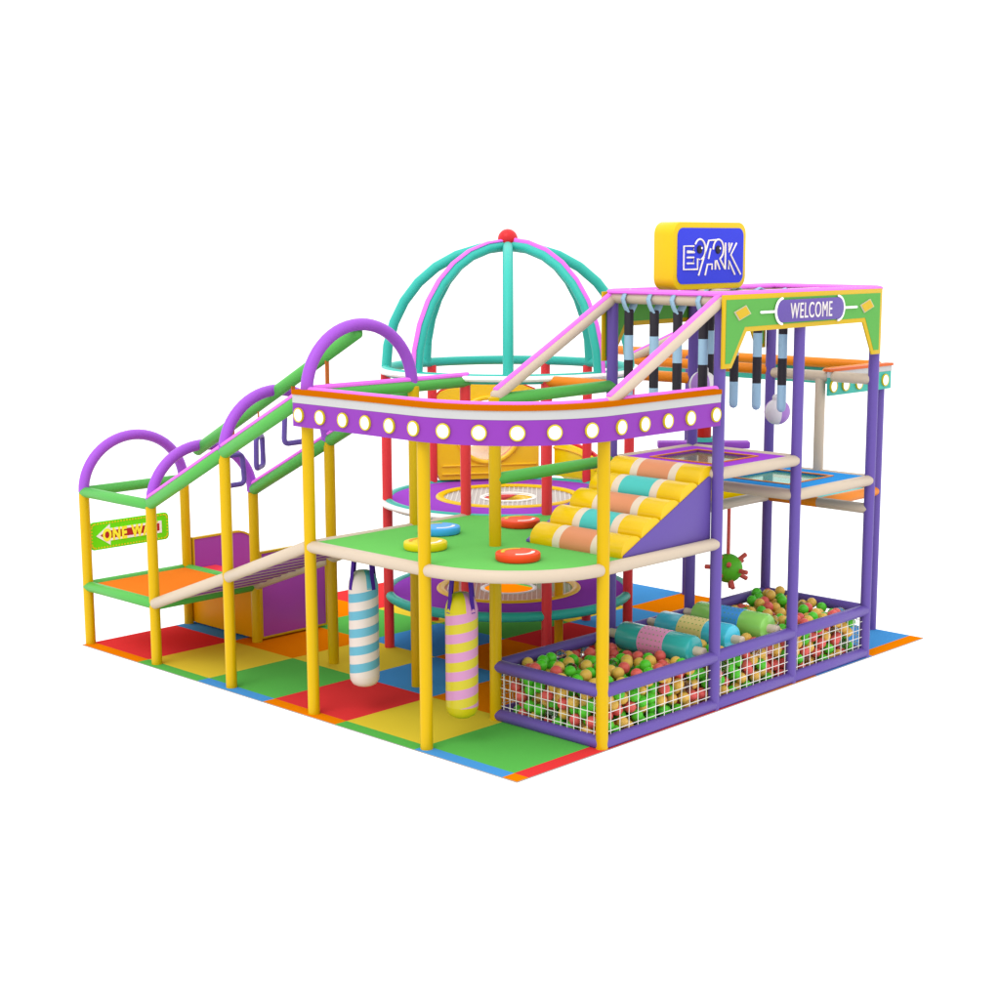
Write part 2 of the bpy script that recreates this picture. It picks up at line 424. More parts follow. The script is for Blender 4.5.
def lamp(parent, x, y, z, a, rx=.06):
    nx, ny = cos(rad(a)), sin(rad(a)); ax = (nx, ny, 0)
    q = M().lathe([(.04, .0), (.061, .0), (.064, .010), (.061, .020), (.054, .022), (.050, .014), (.04, .014)], (x, y, z), RIM, 28, axis=ax)
    q.lathe([(.001, .010), (.050, .010), (.050, .016), (.030, .022), (.001, .024)], (x, y, z), LIT, 28, axis=ax)
    build('lamp', q, parent)
for (x, y, a) in LP: lamp(fa, x, y, 2.637, a)

# stepping discs
def disc(x, y, mt, mk1, mk2, label):
    t = thing('stepping_disc', label, 'stepping disc', (x, y, 1.528), 'stepping discs on the green deck')
    build('cushion', M().lathe([(.15, 0), (.178, .004), (.185, .015), (.185, .054), (.179, .064), (.165, .068), (.02, .068)], (x, y, 1.529), mt, 36), t)
    for (a0, a1, mm) in ((35, 150, mk1), (215, 320, mk2)):
        A = arc(x, y, .140, a0, a1, 12); B = arc(x, y, .110, a0, a1, 12)[::-1]
        build('printed_arc', M().prism(A+B, XY, 1.5965, 1.600, mm), t)
WK = mat('print_white', (255, 250, 245), .5, gain=.8); OK_ = mat('print_orange', (255, 170, 40), .5); YK = mat('print_yellow', (245, 225, 60), .5)
disc(.422, 1.434, mat('disc_yellow', (255, 228, 0), .4, gain=.66), OK_, WK, 'bright yellow round stepping disc on the green deck')
disc(1.00, 1.87, mat('disc_blue', (66, 176, 248), .4, gain=.8), YK, WK, 'blue round stepping disc on the green deck')
RDI = mat('disc_red', (252, 74, 26), .4, gain=.78)
disc(1.75, 1.60, RDI, YK, WK, 'red stepping disc at the rear of the green deck beside the foam steps')
disc(.611, .539, RDI, YK, WK, 'red stepping disc near the rounded front edge of the green deck')

# punching bags
def bag(x, y, z0, z1, ca, cb, label, r=.131, phase=0.0, btm=None):
    t = thing('punching_bag', label, 'punching bag', (x, y, z0), 'hanging punching bags under the deck')
    hm = helix_mat('bag_stripes', ca, cb, .157, phase)
    A, B = mat('bag_%s' % label[:12], ca), mat('bag_b%s' % label[:12], cb)
    q = M(); q.lathe([(r, .10), (r, z1-z0-.14)], (x, y, z0), hm, 48)
    b = build('body', q, t, at=(x, y, z0))
    q = M(); q.lathe([(.02, 0), (.07, .004), (.105, .022), (.125, .055), (r+.001, .102)], (x, y, z0), B if btm else A, 48); build('bottom_cap', q, t)
    q = M(); h = z1-z0-.14
    q.lathe([(r+.0015, h-.012), (r, h), (.122, h+.05), (.10, h+.10), (.06, h+.132), (.01, h+.14)], (x, y, z0), A, 40, mts=lambda i, k: ((A, B) if not btm else (B, A))[0 if 115 < k*9 < 236 or k*9 > 325 else 1])
    build('cap', q, t)
    q = M()
    for a in (172, 272, 92, 352):
        ax, ay = cos(rad(a)), sin(rad(a)); tx, ty = -ay*.021, ax*.021
        p0 = V3((x+ax*.129, y+ay*.129, z1-.16)); p1 = V3((x+ax*.112, y+ay*.112, z1-.04)); p2 = V3((x+ax*.085, y+ay*.085, 1.475))
        for (u, v) in ((p0, p1), (p1, p2)):
            n_ = V3((ax, ay, 0))*.006; tt = V3((tx, ty, 0)); a_ = len(q.v)
            q.v += [u-tt, u+tt, v+tt, v-tt, u-tt+n_, u+tt+n_, v+tt+n_, v-tt+n_]
            for f in ((0, 1, 2, 3), (7, 6, 5, 4), (0, 4, 5, 1), (1, 5, 6, 2), (2, 6, 7, 3), (3, 7, 4, 0)): q.face([a_+k for k in f], DPU)
    build('straps', q, t)
bag(.30, 2.10, .237, 1.272, (246, 230, 220), (104, 190, 216), 'blue and white spiral striped punching bag hanging under the deck', phase=.15)
bag(.255, .835, .225, 1.275, (222, 152, 200), (222, 206, 14), 'yellow and pink spiral striped punching bag hanging under the deck front', phase=.45, r=.134, btm=1)

# foam steps
t = thing('foam_steps', 'purple wedge ramp with five yellow foam rolls leading up from the green deck', 'soft steps', (1.8, .5, 1.53))
WX = [(1.225, 1.532), (2.40, 1.532), (2.40, 2.075), (2.37, 2.085), (1.235, 1.552)]
build('wedge', M().prism(WX, XZ(-.065), 0, 1.10, IND), t, bevel=.006)
for i in range(5):
    cx, cz = 1.345+.255*i, 1.578+.119*i; ang = math.atan2(.119, .255)
    q = M(); Y0, Y1 = -.052, .97; L = Y1-Y0
    sg = [(0, .25, STE), (.25, .33, CRE), (.33, .67, COR if i % 2 == 0 else TUR), (.67, .75, CRE), (.75, 1, STE)]
    pr = [(-.138, -.012)]+[(-.138*cos(PI*k/18), .112*sin(PI*k/18)) for k in range(19)]+[(.138, -.012)]
    pr = [(cx+u*cos(ang)-v*sin(ang), cz+u*sin(ang)+v*cos(ang)) for (u, v) in pr]
    n = len(pr)
    cuts = [Y0]+[Y0+L*f for (_, f, _) in sg]
    for y in cuts:
        for (u, v) in pr: q.v.append(V3((u, y, v)))
    for k in range(5):
        for j in range(n):
            j2 = (j+1) % n; q.face((k*n+j, k*n+j2, (k+1)*n+j2, (k+1)*n+j), sg[k][2])
    q.face(list(range(n)), STE); q.face(list(range(5*n, 6*n)), STE)
    build('foam_roll', q, t, bevel=.008 if False else 0)

# ------------------------------------------------------------------ dome tower
C0 = V3((2.966, 2.917)) if False else (2.966, 2.917); RR = 1.225
def cp(a, r=RR): return (C0[0]+r*cos(rad(a)), C0[1]+r*sin(rad(a)))
t = thing('dome_tower', 'round trampoline tower with red posts and turquoise dome topped by a red ball', 'tower', (C0[0], C0[1], 0))
for a in (25, 85, 145, 205, 241, 301, 1): post(t, *cp(a, RR+.012), 0, 2.80, RED, .05)
for z in (.54, 1.49, 2.81):
    ro = build('ring_tube', M().tube([(*cp(a*5), z) for a in range(72)], .048, TEA, 14, closed=True), t)
    if z > 1: build('white_band', M().tube([(*cp(a*5, RR+.066), z+.008) for a in range(72)], .04, WHT, 12, closed=True, ry=.028), ro)
apex = 4.03; base = 2.81
for k in range(8):
    a = 224+45*k; P = []
    for i in range(9):
        w = (PI/2)*i/8
        P.append((*cp(a, max(.03, RR*cos(w)**.92)), base+(apex-base)*sin(w)))
    rb_ = build('rib', M().tube(P, .051, TEA, 14, cap=.2), t)
    if k in (1, 7):
        tn = V3((-sin(rad(a)), cos(rad(a)), 0)); sg = -1 if k == 7 else 1
        q = M(); 
        Q = [V3((*cp(a, max(.06, (RR+.056)*cos(PI/2*i/8)**.92)), base+(apex+.055-base)*sin(PI/2*i/8))) for i in range(9)]
        q.tube(Q, .030, PNK, 8, cap=.2, ry=.016)
        build('trim', q, rb_)
build('finial_ball', M().ball((C0[0], C0[1], 4.10), .10, mat('finial_red', (236, 40, 46), .35), 28, 18), t)
# trampolines
NETB = glass_mat('pale_net_bed', (240, 214, 206), .5, .8)
for z in (.54, 1.49):
    zz = z+.01
    o_ = [cp(a*6, RR-.03) for a in range(60)]; i_ = [cp(a*6, .70) for a in range(60)]
    p = build('pad_disc', M().ring(o_, i_, XY, zz-.02, zz+.015, mat('disc_violet', (182, 88, 226), spec=0)), t)
    build('pad_ring', M().tube([(*cp(a*6, .70), zz+.014) for a in range(60)], .042, mat('ring_yellow', (255, 204, 0), gain=.8), 12, closed=True, ry=.022), p)
    q = M(); k = -14
    while k <= 14:
        d = k*.048; L = math.sqrt(.69**2-d*d)
        segs_ = [(-L, L)] if abs(d) > .27 else [(-L, -math.sqrt(.27**2-d*d)), (math.sqrt(.27**2-d*d), L)]
        for (s0, s1) in segs_:
            for (ang, wd) in ((43, .0042), (133, .0028)):
                ca, sa = cos(rad(ang)), sin(rad(ang))
                f = lambda s, w: (C0[0]+s*ca-(d+w)*sa, C0[1]+s*sa+(d+w)*ca)
                q.prism([f(s0, -wd), f(s1, -wd), f(s1, wd), f(s0, wd)], XY, zz+.004, zz+.009 if ang == 43 else zz+.0075, NET)
        k += 1
    b = build('net_bed', q, t)
    build('mesh_cloth', M().ring([cp(a*6, .69) for a in range(60)], [cp(a*6, .27) for a in range(60)], XY, zz-.004, zz+.001, NETB), b)
    if z > 1:
        h_ = M(); hp = [cp(a*6, .265) for a in range(61)]
        h_.prism(hp[4:35]+[C0], XY, zz-.012, zz-.008, RED); h_.prism(hp[34:61]+hp[1:5]+[C0], XY, zz-.012, zz-.008, GOLD)
        build('catch_pad', h_, b)
    build('net_hole_rim', M().tube([(*cp(a*6, .27), zz+.008) for a in range(60)], .022, WHT, 10, closed=True, ry=.009), b)
for (x, y) in ((3.03, 2.28), (2.318, 3.043)):
    build('inner_leg', M().tube([(x, y, 0), (x, y, 1.47)], .045, mat('inner_leg_yellow', (250, 186, 10), .3, gain=.75), 14, cap=.2), t)

# slide entrance panel on the far side of the tower
A = V3((*cp(25), 0)); B = V3((*cp(85), 0)); dr = (B-A).normalized(); LN = (B-A).length; nr = V3((dr.y, -dr.x, 0))
if nr.dot(V3((1, 1, 0))) < 0: nr = -nr
fp = lambda u, v, d: tuple(A+dr*u+nr*d+V3((0, 0, v)))
t = thing('tube_slide', 'golden yellow slide entrance panel with round opening behind the dome tower', 'slide', tuple(A+dr*.6))
hc, hz, hr = .51*LN, 2.07, .33
def panel_top(s): return 2.46+.17*sin(PI*min(1, max(0, s)))**1.2
N = 64
hole = [(hc+hr*cos(2*PI*k/N), hz+hr*sin(2*PI*k/N)) for k in range(N)]
out = []
for k in range(N):
    cx, cz = cos(2*PI*k/N), sin(2*PI*k/N)
    hw = .455*LN; best = 9
    tx = ((hc+hw if cx > 0 else hc-hw)-hc)/cx if abs(cx) > 1e-6 else 9
    best = tx
    if cz < -1e-6: best = min(best, (1.54-hz)/cz)
    if cz > 1e-6:
        for _ in range(60):
            pass
        lo, hi = 0, best if best < 9 else 2
        for _ in range(50):
            md = (lo+hi)/2
            if hz+md*cz > panel_top((hc+md*cx)/LN): hi = md
            else: lo = md
        best = lo
    out.append((hc+best*cx, hz+best*cz))
pn = build('entrance_panel', M().ring(out, hole, fp, .0, .05, GOLD), t)
big = [(hc+(u-hc)*1.012, hz+(v-hz)*1.03 if v > hz else v) for (u, v) in out]
build('red_backing', M().ring(big, hole, fp, .052, .09, RED), pn)
build('rim', M().tube([fp(hc+(hr+.02)*cos(2*PI*k/48), hz+(hr+.02)*sin(2*PI*k/48), -.005) for k in range(48)], .028, GOLD, 10, closed=True), pn)
q = M()
for (d0, z) in ((.0, 1.60), (.0, 1.69)):
    q.box(0, 0, 0, 0, 0, 0, GOLD) if False else None
    q.tube([fp(.08*LN, z, -.004), fp(.92*LN, z, -.004)], .012, GOLD, 8)
build('moulded_ridges', q, pn)
q = M(); NQ = 40; rows = [(0.06, 0, 0), (.35, .012, .005), (.62, .04, .015), (.95, .09, .03)]
for (d, du, dv) in rows:
    for rr in (hr+.002, hr+.03):
        for k in range(NQ): q.v.append(V3(fp(hc+du+rr*cos(2*PI*k/NQ), hz+dv+rr*sin(2*PI*k/NQ), d)))
for i in range(len(rows)-1):
    for w in (0, 1):
        a0 = (2*i+w)*NQ; b0 = (2*i+2+w)*NQ
        for k in range(NQ): k2 = (k+1) % NQ; q.face((a0+k, a0+k2, b0+k2, b0+k), GOLD)
for e in (0, len(rows)-1):
    for k in range(NQ): k2 = (k+1) % NQ; q.face((2*e*NQ+k, 2*e*NQ+k2, (2*e+1)*NQ+k2, (2*e+1)*NQ+k), GOLD)
build('tube', q, t)

# second slide side
A2 = V3((*cp(22), 0)); B2 = V3((*cp(-12), 0)); d2 = (B2-A2).normalized(); n2 = V3((-d2.y, d2.x, 0))
if n2.dot(V3((1, 1, 0))) < 0: n2 = -n2
fq = lambda u, v, d: tuple(A2+d2*u+n2*d+V3((0, 0, v)))
t = thing('curved_slide', 'bright yellow low slide side with rounded top and red edge behind the tower', 'slide', tuple(A2+d2*.3))
pf = [(0, 1.55), (.62, 1.55), (.60, 1.66)]+[(.6*cos(PI/2*k/12), 1.66+.26*sin(PI/2*k/12)) for k in range(1, 13)]
sp = build('side_panel', M().prism(pf, fq, .06, .10, YSL), t, bevel=.008)
build('red_backing', M().prism([(u*1.03, v if v < 1.6 else v+.022) for (u, v) in pf], fq, .102, .14, RED), sp)
pf2 = [(.56*cos(PI/2*k/12), 1.66+.20*sin(PI/2*k/12)) for k in range(13)]
build('moulded_ridge', M().tube([fq(u, v, .055) for (u, v) in pf2], .014, GOLD, 8), sp)
q = M()
for (e, r0) in ((.145, .9), (.7, .8), (1.2, .7)):
    for (u, v) in pf: q.v.append(V3(fq(u*r0, 1.55+(v-1.55)*r0-(e-.145)*.5, e)))
n = len(pf)
for i in range(2):
    for j in range(n-1): q.face((i*n+j, i*n+j+1, (i+1)*n+j+1, (i+1)*n+j), YSL)
build('chute', q, t)

# ------------------------------------------------------------------ welcome tower
TX = [2.44, 3.64, 4.93]; TZ = 3.585
t = thing('welcome_tower', 'tall indigo post tower with beige tubes on the right over the ball pit', 'tower', (3.7, .5, 0))
for (x, y) in ((2.44, -.1), (4.93, -.1), (2.44, 1.1), (3.64, 1.1), (4.93, 1.1)): post(t, x, y, 0, TZ, IND)
post(t, 3.64, -.1, 0, TZ, IND)
def trail(pts, **k): return rail(t, pts, BEI, trim=PNK, w=.075, lift=.052, **k)
trail([(2.44, 1.1, TZ), (2.44, -.1, TZ)]); trail([(2.44, -.1, TZ), (4.93, -.1, TZ)]); trail([(2.44, 1.1, TZ), (4.93, 1.1, TZ)])
trail([(4.93, 1.1, TZ), (4.93, -.1, TZ)]); rail(t, [(3.64, 1.05, TZ), (3.64, -.05, TZ)], BEI)
rail(t, [(2.48, .5, TZ-.004), (4.9, .5, TZ-.004)], BEI)
SR = dict(trim=PNK, w=.026, lift=.052, name='sloped_rail')
rail(t, [(.93, 1.1, 2.80), (2.44, 1.1, TZ-.01)], BEI, **SR); rail(t, [(.98, -.10, 2.82), (2.42, -.10, TZ-.005)], BEI, **SR)
rail(t, [(4.93, 2.93, 2.80), (4.93, 1.13, TZ-.01)], BEI, **SR)
def deck_with_window(x0, x1, y0, y1, z, plate, frame, pane, nm):
    o4 = [(x0, y0), (x1, y0), (x1, y1), (x0, y1)]; cx, cy = (x0+x1)/2, (y0+y1)/2
    sc = lambda k: [(cx+(a-cx)*k, cy+(b-cy)*k) for (a, b) in o4]
    p = build(nm, M().ring(o4, sc(.60), XY, z-.03, z+.02, plate), t)
    build('window_frame', M().ring(sc(.618), sc(.580), XY, z+.021, z+.030, frame), p)
    build('pane', M().prism(sc(.60), XY, z-.005, z+.004, pane), p)
GP1 = glass_mat('smoke_pane', (160, 160, 110), .6); GP2 = glass_mat('aqua_pane', (130, 220, 190), .6)
deck_with_window(2.46, 3.62, -.07, 1.07, 2.115, mat('purple_deck', (184, 84, 236), .45, spec=0), ORA, GP1, 'purple_deck_panel')
for q in ([(2.44, -.1, 2.1), (3.64, -.1, 2.1)], [(2.44, 1.1, 2.1), (3.64, 1.1, 2.1)], [(2.44, -.1, 2.1), (2.44, 1.1, 2.1)], [(3.64, -.1, 2.1), (3.64, 1.1, 2.1)]):
    a, b = V3(q[0]), V3(q[1]); d = (b-a).normalized()*.02; rail(t, [a+d, b-d], BEI, name='edge_tube')
deck_with_window(3.66, 4.91, -.07, 1.07, 1.795, SKY, ORA, GP2, 'blue_deck_panel')
for q in ([(3.64, -.1, 1.775), (4.93, -.1, 1.775)], [(3.64, 1.1, 1.775), (4.93, 1.1, 1.775)], [(3.64, -.1, 1.775), (3.64, 1.1, 1.775)], [(4.93, -.1, 1.775), (4.93, 1.1, 1.775)]):
    a, b = V3(q[0]), V3(q[1]); d = (b-a).normalized()*.02; rail(t, [a+d, b-d], BEI, name='edge_tube')
rail(t, [(3.66, 1.1, DZ), (4.91, 1.1, DZ)], BEI, name='edge_tube'); rail(t, [(4.93, .48, DZ), (4.93, -.1, DZ)], BEI, name='edge_tube')
rail(t, [(4.93, 1.06, 2.76), (4.93, -.08, 2.76)], BEI)
post(t, 4.93, .50, 1.80, 2.74, BEI)

def board(label, yb, sgn, full, loc):
    t = thing('arch_board', label, 'sign', loc)
    x0, x1 = 2.37, 4.915
    def prof(e):
        return [(x0+e, 3.635-e), (x0+e, 3.012+e), (2.505-e*.55, 3.012+e), (2.715-e*.75, 3.315+e), (4.585+e*.75, 3.325+e), (4.76+e*.6, 3.012+e), (x1-e, 3.012+e), (x1-e, 3.635-e)]
    pb = M().prism(prof(.0), XZ(yb), 0, .018, BYE); 
    b = build('panel', pb, t, bevel=.003)
    q = M().prism(prof(.042), XZ(yb), -.004, -.0005, BRD); q.prism(prof(.042), XZ(yb), .0185, .022, BRD)
    build('green_face', q, b)
    if full:
        pl = rrect(3.13, 3.375, 4.20, 3.573, .095, 8)
        p = build('plaque', M().prism(pl, XZ(yb), -.028, -.0045, IND), t, bevel=.004)
        q = M()
        for (cx, a0, a1) in ((3.225, 95, 265), (4.105, -85, 85)):
            q.tube([(cx+.108*cos(rad(a0+(a1-a0)*i/16)), yb-.02, 3.474+.112*sin(rad(a0+(a1-a0)*i/16))) for i in range(17)], .0115, WHT, 8, cap=.3)
        q.tube([(2.90, yb-.014, 3.474), (3.11, yb-.014, 3.474)], .012, WHT, 8); q.tube([(4.22, yb-.014, 3.474), (4.44, yb-.014, 3.474)], .012, WHT, 8)
        build('bracket', q, p)
        build('lettering', text_mesh('WELCOME', .67, .138, lambda u, v, d: (3.66+u, yb-.0285+d, 3.474+v), .006, mat('letter_white', (246, 238, 234), .4, gain=.72), 0.0, 1.12), p)
        for cx in (2.635, 4.63):
            dm = lambda s: [(cx-.122*s, 3.478+.010*s), (cx+.048*s, 3.478+.064*s), (cx+.122*s, 3.478-.010*s), (cx-.048*s, 3.478-.064*s)]
            q = M().prism(dm(1.0), XZ(yb), -.014, -.0045, mat('diamond_edge', (222, 214, 180), .5)); q.prism(dm(.86), XZ(yb), -.017, -.0142, BYE)
            build('diamond', q, t)
board('green board with yellow edge and purple WELCOME plaque on front of the right tower', -.176, 1, True, (3.65, -.18, 3.0))
board('plain green board with yellow edge on the rear face of the right tower', 1.158, -1, False, (3.65, 1.18, 3.0))

# roof sign
t = thing('roof_sign', 'thick rounded yellow sign box with blue face lettered EPARK on top of the tower', 'sign', (3.08, .62, 3.63))
sx0, sx1, sz0, sz1 = 2.545, 3.625, 3.655, 4.25; sy = .50
build('case', M().prism(rrect(sx0, sz0, sx1, sz1, .11, 8), XZ(sy), 0, .225, SIGNY), t, bevel=.012)
fc = build('face', M().prism(rrect(sx0+.052, sz0+.052, sx1-.052, sz1-.052, .075, 8), XZ(sy), -.006, -.0005, BLU), t)
# lettering drawn as double outlines (plan units 0..1000 x 0..400)
LX0, LX1, LZ0, LZ1 = 2.665, 3.535, 3.78, 4.11
def lp(u, v): return (LX0+(u-40)/(945-40)*(LX1-LX0), sy-.0125, LZ1-(v-50)/(350-50)*(LZ1-LZ0))
def carc(cx, cy, r, a0, a1, n=20): return [(cx+r*cos(rad(a0+(a1-a0)*i/n)), cy-r*sin(rad(a0+(a1-a0)*i/n))) for i in range(n+1)]
STROKES = [[(208, 165), (100, 165), (100, 155), (200, 160), (200, 115), (50, 115), (50, 300), (258, 300), (258, 215), (290, 222)],
 [(98, 205), (200, 205), (200, 252), (98, 252)],
 carc(292, 142, 82, 150, -75),
 [(276, 350), (425, 70), (540, 66)], [(376, 350), (410, 262), (480, 262), (480, 305)], [(424, 218), (455, 135)],
 carc(575, 142, 80, 180, -70), [(600, 218), (680, 300)], [(532, 305), (532, 232), (550, 232), (602, 305)],
 [(686, 305), (686, 90)], [(742, 90), (742, 165), (790, 92)], [(862, 92), (772, 188), (936, 350)], [(742, 305), (742, 235), (842, 350)]]
q = M()
WL = mat('sign_letter_cream', (250, 242, 228), .4, gain=.85)
for s in STROKES:
    q.tube([lp(u, v) for (u, v) in s], .0085, WL, 6, cap=.3)
build('lettering', q, fc)
q = M()
for (cx, cy) in ((292, 142), (575, 145)):
    x, y, z = lp(cx, cy)
    q.lathe([(.001, 0), (.035, 0), (.037, .008), (.03, .014), (.001, .016)], (x, sy-.006, z), BLK, 24, axis=(0, -1, 0))
    q.lathe([(.001, .012), (.010, .014), (.010, .018), (.001, .019)], (x+.016, sy-.006, z+.012), WHT, 12, axis=(0, -1, 0))
build('eyes', q, fc)

# hanging foam bars
names = [('row on the left tower rail', 2.44), ('row in the middle of the tower', 3.64)]
ordw = ['first', 'second', 'third', 'fourth']
for ri, (rn, x) in enumerate(names):
    for k, y in enumerate((.91, .62, .36, .08)):
        lab = '%s black and blue foam bar from the left %s' % (ordw[k], 'under the left tower rail' if ri == 0 else 'in the row behind the welcome board')
        bz = [3.36, 3.25, 3.015, 2.78, 2.53] if ri else [3.47, 3.255, 3.035, 2.80, 2.56]
        t = thing('foam_bar', lab, 'hanging bar', (x, y, bz[-1]), 'hanging foam bars in the tower')
        if ri: bz = [3.47, 3.245, 3.025, 2.78, 2.53]
        r = .042
        q = M()
        H = bz[-1]
        prof = [(.008, H+.0), (.026, H+.008), (.038, H+.025), (r, H+.05), (r, bz[3]), (r, bz[2]), (r, bz[1]), (r, bz[0]), (.036, bz[0]+.012), (.01, bz[0]+.014)]
        mm = [LBL, LBL, LBL, LBL, BLK, LBL, BLK, BLK, BLK]
        build('bar', q.lathe(prof, (x, y, 0), LBL, 18, mts=lambda i, k_: mm[i]), t)
        q = M()
        loop = [(x-.02, y, bz[0]-.01), (x-.05, y+.012, bz[0]+.05), (x-.064, y+.02, TZ-.01), (x-.045, y+.01, TZ+.048), (x, y, TZ+.066), (x+.045, y-.01, TZ+.048), (x+.064, y-.02, TZ-.01), (x+.05, y-.012, bz[0]+.05), (x+.02, y, bz[0]-.01)]
        q.tube(loop, .036, LBL, 10, cap=.2, ry=.013)
        build('strap', q, t)

# hanging two tone balls
def two_tone(x, y, z, label, rot):
    t = thing('hanging_ball', label, 'hanging ball', (x, y, z), 'two tone balls hung in the tower')
    A = mat('ball_white', (240, 234, 240), .35, gain=.7); B = mat('ball_lilac', (190, 140, 226), .35)
    build('ball', M().ball((x, y, z), .125, A, 32, 18, mts=lambda i, k: (A if ((k+rot) // 8) % 2 else B)), t)
    build('knob', M().lathe([(.05, 0), (.05, .035), (.035, .055), (.01, .06)], (x, y, z+.11), A, 16), t)
    build('rope', M().tube([(x, y, z+.165), (x, y, TZ-.03)], .006, mat('rope_pink', (246, 206, 240), .7, gain=.75), 8), t)
two_tone(3.0, .5, 2.80, 'lilac and white ball hanging on a cord behind the left foam bars', 2)
two_tone(4.19, .5, 2.46, 'lilac and white ball hanging low between the right tower posts', 11)

# spiky ball
sc_ = (4.57, 1.32, .75)
t = thing('spiky_ball', 'green ball with red spikes hanging on a red rod above the ball pit', 'hanging ball', sc_)
build('ball', M().ball(sc_, .152, LGR, 32, 20), t)
gold = PI*(3-math.sqrt(5))
for i in range(14):
    zz = 1-2*(i+.5)/14; rr = math.sqrt(1-zz*zz); a = gold*i+.5; d = V3((rr*cos(a), rr*sin(a), zz))
    if zz > .9: continue
    build('spike', M().tube([V3(sc_)+d*.14, V3(sc_)+d*.235], .024, SPK, 10, cap=.4), t)
build('rod', M().tube([(sc_[0], sc_[1], sc_[2]+.14), (sc_[0], sc_[1], 1.485)], .02, SPK, 10), t)

# ------------------------------------------------------------------ rear platform
t = thing('rear_platform', 'rear platform with orange tubes and teal lamp band at the far right', 'platform', (5.2, 1.7, 0))
RX, RY = 5.97, .45
post(t, RX, RY, 0, 2.80, IND); post(t, RX, 2.93, 0, 2.80, IND)
def orail(a, b, z, **k):
    a, b = V3((*a, z)), V3((*b, z)); d = (b-a).normalized()*.02; return rail(t, [a+d, b-d], ORA, **k)
for (a, b) in (((4.93, RY), (RX, RY)), ((4.93, 1.1), (4.93, .47)), ((RX, RY), (RX, 2.93))): orail(a, b, DZ, name='edge_tube')
orail((4.93, RY), (RX, RY), 2.79); orail((RX, RY), (RX, 4.0), 2.80); orail((4.93, 1.1), (4.93, 2.93), 2.79)
orail((3.64, 1.1), cp(301), 2.78); orail((2.44, 1.1), P241, 2.79)
build('yellow_deck_panel', M().box(3.68, 1.14, 1.49, 4.90, 2.0, 1.53, mat('yellow_deck', (255, 216, 0), .5, spec=0)), t, bevel=.006)
build('teal_deck_panel', M().box(4.96, .49, 1.47, 5.93, 2.9, 1.515, TUR), t, bevel=.006)
fb = build('lamp_band', M().box(4.86, .355, 2.572, 6.03, .38, 2.752, FTE), t)
build('lamp_band_return', M().box(6.005, .381, 2.572, 6.03, 3.6, 2.752, FTE), fb)
build('white_strip', M().box(4.86, .352, 2.7535, 6.033, .382, 2.808, GRY), fb)
build('cap_strip', M().box(4.86, .34, 2.8095, 6.045, .42, 2.836, mat('cap_orange_red', (240, 110, 40), .5)), fb)
for x in (4.93, 5.15, 5.40, 5.65, 5.90): lamp(fb, x, .355, 2.665, -90)
# padded turnstile behind
bx, by = 4.42, 1.55
t = thing('turnstile', 'padded turnstile with violet bar, turquoise collar and red column behind the purple deck', 'turnstile', (bx, by, 1.53))
tu = V3((-.68, .73, 0)); tv = V3((.73, .68, 0))
build('bar', M().prism(rrect(-.47, -.09, .47, .09, .03), lambda u, v, d: tuple(V3((bx, by, 0))+tu*u+tv*v+V3((0, 0, d))), 1.995, 2.065, PUR), t, bevel=.012)
build('collar', M().lathe([(.05, 0), (.13, 0), (.13, .04), (.05, .04)], (bx, by, 2.067), TUR, 28), t)
build('column', M().tube([(bx, by, 2.11), (bx, by, 2.42)], .078, mat('column_red', (214, 30, 16), .4), 24, cap=.3), t)
build('stem', M().tube([(bx, by, 1.53), (bx, by, 1.995)], .05, IND, 16, cap=0), t)

# ------------------------------------------------------------------ ball pit
PX0, PX1, PY0, PY1 = .93, 4.93, -.10, 1.10
t = thing('ball_pit', 'long rectangular ball pit with indigo foam bars and white net sides', 'ball pit', (2.93, .5, 0))
BZ = .475
for z in (.042, BZ):
    for (a, b) in (((PX0, PY0), (2.44, PY0)), ((2.44, PY0), (3.64, PY0)), ((3.64, PY0), (4.93, PY0)), ((PX0, PY1), (PX0, PY0)), ((PX1, PY0), (PX1, PY1)),
                   ((PX0, PY1), (2.44, PY1)), ((2.44, PY1), (3.64, PY1)), ((3.64, PY1), (4.93, PY1))):
        A_, B_ = V3((*a, z)), V3((*b, z)); d = (B_-A_).normalized()*.02
        rail(t, [A_+d, B_-d], IND, r=.055, name='foam_bar')
def net(a, b, n):
    q = M(); A_, B_ = V3((*a, 0)), V3((*b, 0))
    for i in range(n+1):
        p = A_.lerp(B_, (i+.5)/(n+1)); q.tube([p+V3((0, 0, .08)), p+V3((0, 0, .44))], .0038, NET, 6, cap=0)
    for z in (.125, .205, .285, .365, .425):
        q.tube([A_+V3((0, 0, z)), B_+V3((0, 0, z))], .0038, NET, 6, cap=0)
    build('net_panel', q, t)
e = .05
net((PX0+e, PY0), (2.44-e, PY0), 11); net((2.44+e, PY0), (3.64-e, PY0), 10); net((3.64+e, PY0), (4.93-e, PY0), 10)
net((PX0, PY0+e), (PX0, PY1-e), 14); net((PX1, PY0+e), (PX1, PY1-e), 11)
net((PX0+e, PY1), (2.44-e, PY1), 13); net((2.44+e, PY1), (3.64-e, PY1), 10); net((3.64+e, PY1), (4.93-e, PY1), 10)
